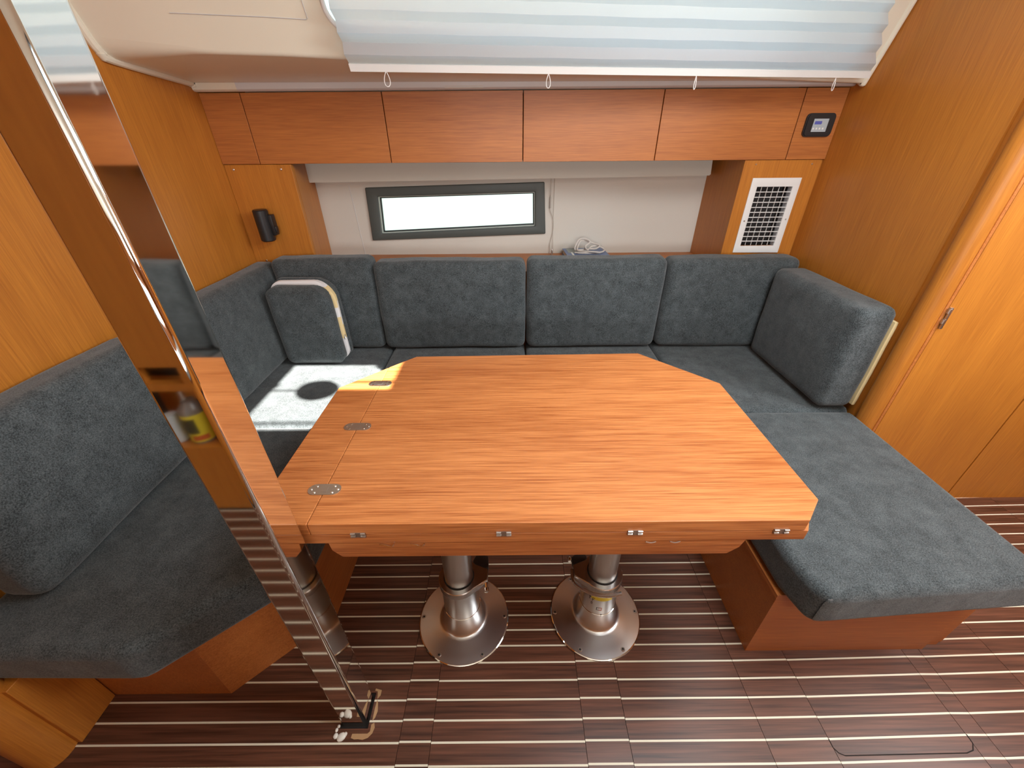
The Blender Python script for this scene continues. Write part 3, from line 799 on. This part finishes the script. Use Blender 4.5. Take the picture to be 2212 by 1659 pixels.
# four little drop catches in the joint below
for i, hx in enumerate((-.245, -.186, .266, .313)):
    if i < 2: out('catch', tube_bm(catmull([(hx-.014, YF-.0015, .6325), (hx-.004, YF-.002, .6315), (hx+.004, YF-.003, .6285), (hx+.010, YF-.003, .629), (hx+.014, YF-.001, .634)], 4), .0013, 6), CHROME, t, smooth=True)
    else: out('catch', tube_bm(catmull([(hx-.010, YF-.0005, .6325), (hx, YF-.0015, .6305), (hx+.010, YF-.0005, .6325)], 4), .0012, 6), DSTEEL, t, smooth=True)
def pedestal(cx, cy, lab, side):
    pr_ = [(0, 0), (.139, 0), (.1395, .004), (.137, .0065), (.110, .0105), (.078, .0145), (.071, .0165), (.0665, .0195), (.0632, .0245), (.0612, .031), (.0592, .041), (.0568, .060), (.0540, .086), (.0535, .200), (0, .200)]
    p = out('pedestal', lathe_bm(pr_, cx, cy, 0.0003, 64), STEEL, t, smooth=True)
    out('inner_tube', lathe_bm([(0, .18), (.0405, .18), (.0405, .5915), (0, .5915)], cx, cy, 0, 48), STEEL, p, smooth=True)
    out('ring', lathe_bm([(.0535, 0), (.0552, .0006), (.0552, .0022), (.0535, .003)], cx, cy, .088, 48), CHROME, p, smooth=True)
    out('polished_rim', lathe_bm([(.137, .0062), (.1398, .0045), (.1402, .0015), (.1396, .0005)], cx, cy, .0003, 64), CHROME, p, smooth=True)
    s = side
    pts = []
    for k in range(25):
        a = math.radians(-100+ k*(290/24)) if s > 0 else math.radians(-80-k*(290/24))
        pts.append((cx-s*0+(-1)*0+.0585*math.cos(a+(PI if s > 0 else 0)), cy+.0585*math.sin(a+(PI if s > 0 else 0))))
    pts2 = []
    for k in range(25):
        a = (math.radians(40)+k*math.radians(280)/24)
        x_ = .0585*math.cos(a); y_ = .0585*math.sin(a); pts2.append((cx+s*x_, cy+y_))
    pts2 += [(cx+s*.083, cy-.012), (cx+s*.083, cy+.022)]
    cb = prism_bm(pts2, .200, .224, .002, 1)
    cl = out('clamp_collar', cb, CLAMP, p, smooth=True)
    out('collar_recess', lathe_bm([(.0408, 0), (.0435, 0), (.0435, .0008), (.0408, .0008)], cx, cy, .2243, 40), DARK, p)
    if s > 0:
        bm = tube_bm([(cx+.078, cy-.014, .213), (cx+.080, cy-.026, .207)], .004, 8)
        merge(bm, lathe_bm([(0, -.007), (.006, -.006), (.0075, 0), (.006, .006), (0, .007)], cx+.080, cy-.030, .204, 12, 'Y'))
        out('clamp_knob', bm, CHROME, p, smooth=True)
        out('clamp_lever', prism_bm([(cx+.042, cy+.022), (cx+.084, cy+.028), (cx+.082, cy+.064), (cx+.050, cy+.080), (cx+.036, cy+.05)], .203, .222, .003, 2), plain('black_lever', (.02, .015, .014), .3), p, smooth=True)
    else:
        out('clamp_lever', tube_bm(catmull([(cx-.086, cy+.012, .214), (cx-.083, cy-.030, .214), (cx-.040, cy-.060, .213), (cx+.004, cy-.068, .214), (cx+.042, cy-.062, .215)], 6), .0055, 8), CLAMP, p, smooth=True)
        out('clamp_knob', lathe_bm([(0, -.007), (.006, -.006), (.0075, 0), (.006, .006), (0, .007)], cx-.088, cy+.046, .214, 12, 'Y'), CHROME, p, smooth=True)
        out('lever_block', prism_bm([(cx-.042, cy+.022), (cx-.084, cy+.028), (cx-.082, cy+.050), (cx-.050, cy+.070), (cx-.036, cy+.05)], .203, .222, .003, 2), plain('black_block', (.02, .015, .014), .3), p, smooth=True)
    for k in range(6):
        a = math.radians(-60+60*k)
        out('screw', lathe_bm([(0, .0012), (.0055, .0014), (.0068, 0)], cx+.127*math.cos(a), cy+.127*math.sin(a), .0082, 14), DSTEEL, p, smooth=True)
        out('screw_recess', lathe_bm([(0, .0005), (.003, .0005), (.003, 0)], cx+.127*math.cos(a), cy+.127*math.sin(a), .0094, 6), BLACK, p)
    return p
p1 = pedestal(-.158, .686, '', 1)
p2 = pedestal(.258, .697, '', -1)
# printed label on the starboard pedestal
def wrap(name, cx, cy, r, a0, a1, z0, z1, mat, parent, n=10):
    bm = bmesh.new(); rows = []
    for i in range(n+1):
        a = math.radians(lerp(a0, a1, i/n)); rows.append([bm.verts.new((cx+r*math.cos(a), cy+r*math.sin(a), z)) for z in (z0, z1)])
    for A, B in zip(rows, rows[1:]): bm.faces.new((A[0], B[0], B[1], A[1]))
    return out(name, bm, mat, parent)
cx, cy = .258, .697
wrap('warning_label', cx, cy, .0542, -128, -62, .162, .186, YEL, p2)
bm = bmesh.new()
def wmark(bm, a0, a1, z0, z1, r=.0543):
    v = [bm.verts.new((cx+r*math.cos(math.radians(a)), cy+r*math.sin(math.radians(a)), z)) for a, z in ((a0, z0), (a1, z0), (a1, z1), (a0, z1))]; bm.faces.new(v)
for a in ((-124, -122, .168, .185), (-124, -116, .182, .185), (-123, -118, .175, .178), (-134, -132, .170, .184), (-135, -128, .181, .184), (-127, -122, .152, .154), (-127, -125.5, .152, .163), (-123.5, -122, .152, .163), (-127, -122, .161, .163), (-108, -106, .130, .144), (-108, -100, .142, .144), (-108, -100, .130, .132), (-92, -88, .100, .112)): wmark(bm, a[0], a[1], a[2]-.016, a[3]-.016)
out('label_marks', bm, BLACK, p2)
bm = bmesh.new()
for a in ((-100, -92, .142, .145), (-100, -92, .129, .132), (-93, -91, .129, .145)): wmark(bm, a[0], a[1], a[2]-.016, a[3]-.016)
out('label_logo', bm, RED, p2)

# ================================================================== MAST POST
t = thing('mast_post', 'polished rectangular metal mast post standing left of the table', 'post', (-.42, .448, 0))
px0, px1, py0, py1 = -.4525, -.3865, .415, .4805
bm = prism_bm([(px0, py0), (px1, py0), (px1, py1), (px0, py1)], -.05, 1.93)
bmesh.ops.bevel(bm, geom=[e for e in bm.edges if abs(e.verts[0].co.z-e.verts[1].co.z) > 1], offset=.007, segments=5, affect='EDGES', profile=.5)
bmesh.ops.subdivide_edges(bm, edges=[e for e in bm.edges if abs(e.verts[0].co.z-e.verts[1].co.z) > 1], cuts=1)
o = out('post_tube', bm, CHROME, t, smooth=True, wn=True)
# --- loose bits round the foot of the post
def blob(bm, x, y, r, h_, s=1.0, rot=0):
    b2 = bmesh.new(); bmesh.ops.create_icosphere(b2, subdivisions=2, radius=1)
    for v in b2.verts:
        v.co = Vector((v.co.x*r*s, v.co.y*r, v.co.z*h_))*(1+.12*noise.noise(v.co*2+Vector((x*50, y*50, 0))))
    bmesh.ops.rotate(b2, verts=b2.verts[:], matrix=Matrix.Rotation(rot, 3, 'Z')); bmesh.ops.translate(b2, verts=b2.verts[:], vec=(x, y, .001)); merge(bm, b2)
bm = bmesh.new()
for a in ((-.461, .405, .005, .004, .8, 0), (-.459, .393, .0065, .005, 1, 0), (-.444, .391, .0095, .0055, 1.25, .5), (-.458, .413, .004, .004, 1, 0), (-.436, .396, .005, .004, 1.2, .9)): blob(bm, *a)
tag(out('putty_lumps', bm, PUTTY, smooth=True), 'white putty lumps on the floor at the front left foot of the mast post', 'putty')
def flake(pts, z=.0012): return prism_bm(pts, .0003, z)
bm = flake([(-.418, .3975), (-.419, .389), (-.41, .386), (-.40, .3865), (-.388, .385), (-.376, .389), (-.367, .398), (-.364, .410), (-.368, .420), (-.3745, .416), (-.374, .402), (-.379, .3975)])
tag(out('torn_veneer', bm, RAWW), 'bare tan patch of torn floor at the front right foot of the mast post', 'floor damage')
bm = flake([(-.3745, .424), (-.369, .430), (-.366, .445), (-.370, .462), (-.3745, .470), (-.3752, .45)])
tag(out('torn_veneer', bm, RAWW), 'narrow bare tan strip of torn floor beside the right foot of the mast post', 'floor damage')
bm = flake([(-.3745, .472), (-.368, .480), (-.368, .492), (-.385, .496), (-.386, .491), (-.378, .489)])
tag(out('torn_veneer', bm, RAWW), 'small bare tan patch of torn floor behind the right foot of the mast post', 'floor damage')

# ================================================================== BOOK AND CORD ON THE SHELF
t = thing('book', 'blue covered book lying flat on the shelf under the coiled cord', 'book', (.39, 2.12, .757))
def rot_pts(x0, x1, y0, y1, a, cx, cy):
    return [(cx+(x-cx)*math.cos(a)-(y-cy)*math.sin(a), cy+(x-cx)*math.sin(a)+(y-cy)*math.cos(a)) for x, y in ((x0, y0), (x1, y0), (x1, y1), (x0, y1))]
A_ = math.radians(3)
prism('page_block', rot_pts(.288, .494, 2.02, 2.215, A_, .39, 2.12), .760, .783, PAPER, t)
prism('front_cover', rot_pts(.283, .50, 2.015, 2.220, A_, .39, 2.12), .7835, .7865, BLUE, t, .0008)
prism('back_cover', rot_pts(.283, .50, 2.015, 2.220, A_, .39, 2.12), .7567, .7597, BLUE, t, .0008)
prism('cover_panel', rot_pts(.30, .355, 2.12, 2.215, A_, .39, 2.12), .7866, .7869, plain('grey_print', (.28, .30, .27), .5), t)
prism('cover_title', rot_pts(.40, .49, 2.025, 2.034, A_, .39, 2.12), .7866, .7869, PAPER, t)
prism('cover_title', rot_pts(.312, .322, 2.06, 2.13, A_, .39, 2.12), .7872, .7875, PAPER, t)
P = [(.33, 2.10, .792), (.36, 2.085, .793), (.42, 2.09, .792), (.47, 2.10, .794), (.485, 2.13, .80), (.455, 2.15, .812), (.42, 2.13, .815), (.395, 2.10, .806), (.385, 2.12, .818), (.41, 2.14, .836),
     (.385, 2.15, .85), (.355, 2.15, .845), (.338, 2.14, .82), (.335, 2.13, .80), (.36, 2.12, .80), (.40, 2.125, .803), (.44, 2.12, .806), (.46, 2.13, .82), (.43, 2.155, .826), (.395, 2.16, .835), (.365, 2.155, .838), (.35, 2.14, .815), (.345, 2.11, .80), (.38, 2.09, .80), (.43, 2.075, .80), (.455, 2.07, .797)]
tag(out('coiled_cord', tube_bm(catmull(P, 6), .0042, 8), plain('cord_white', (.66, .60, .54), .7), smooth=True), 'off-white coiled cord lying on the blue book', 'cord')

# ================================================================== GALLEY SIDE (behind the camera, seen in the post)
t = thing('galley_locker', 'tall wooden galley locker behind the camera, mirrored in the mast post', 'cabinet', (-1.5, -.4, 0))
bm = bmesh.new()
for a in ((-2.55, -1.32, 0, 1.92), (-1.05, -.80, 0, 1.92), (-1.32, -1.05, 0, .325), (-1.32, -1.05, .575, .604), (-1.32, -1.235, .604, .668), (-1.098, -1.05, .604, .668), (-1.32, -1.05, .668, 1.92)):
    bx(bm, a[0], a[1], -.34, -.31, a[2], a[3])
out('front', bm, W_V, t)
box('niche_back', -1.36, -1.01, -.48, -.46, .28, .59, W_V, t)
box('slot_back', -1.36, -1.01, -.40, -.39, .591, .69, DARK, t)
box('shelf', -1.36, -1.01, -.459, -.341, .312, .3248, W_H, t)
t = thing('galley_unit', 'low wooden galley unit with pale worktop behind the camera', 'cabinet', (.6, -.6, 0))
box('body', -.78, 2.2, -.95, -.34, 0, .86, W_V, t)
box('worktop', -.78, 2.2, -.97, -.32, .861, .90, plain('worktop', (.30, .29, .27), .4), t)
t = thing('bottle', 'yellow labelled clear bottle on the galley locker shelf, mirrored in the post', 'bottle', (-1.178, -.372, .325))
out('body', lathe_bm([(0, 0), (.040, 0), (.044, .006), (.044, .130), (.040, .150), (.024, .166), (.022, .176), (0, .176)], -1.178, -.372, .3252, 28), plain('grey_bottle', (.22, .19, .17), .2), t, smooth=True)
out('label', lathe_bm([(.0446, .012), (.0449, .013), (.0449, .128), (.0446, .129)], -1.178, -.372, .3252, 28), YEL, t, smooth=True)
wr = bmesh.new()
o = wrap('label_print', -1.178, -.372, .0453, 60, 125, .375, .44, plain('label_dark', (.05, .045, .02), .5), t)
o = wrap('label_print', -1.178, -.372, .0453, 30, 100, .345, .366, RED, t)
out('pump', tube_bm([(-1.19, -.372, .50), (-1.19, -.372, .545)], .005, 8), WHITE, t, smooth=True)
t = thing('tube', 'pale white tube standing left of the yellow bottle, mirrored in the post', 'tube', (-1.262, -.36, .325))
out('tube_body', lathe_bm([(0, 0), (.020, 0), (.023, .004), (.023, .118), (0, .12)], -1.262, -.36, .3252, 20), plain('pale_tube', (.55, .62, .66), .4), t, smooth=True)
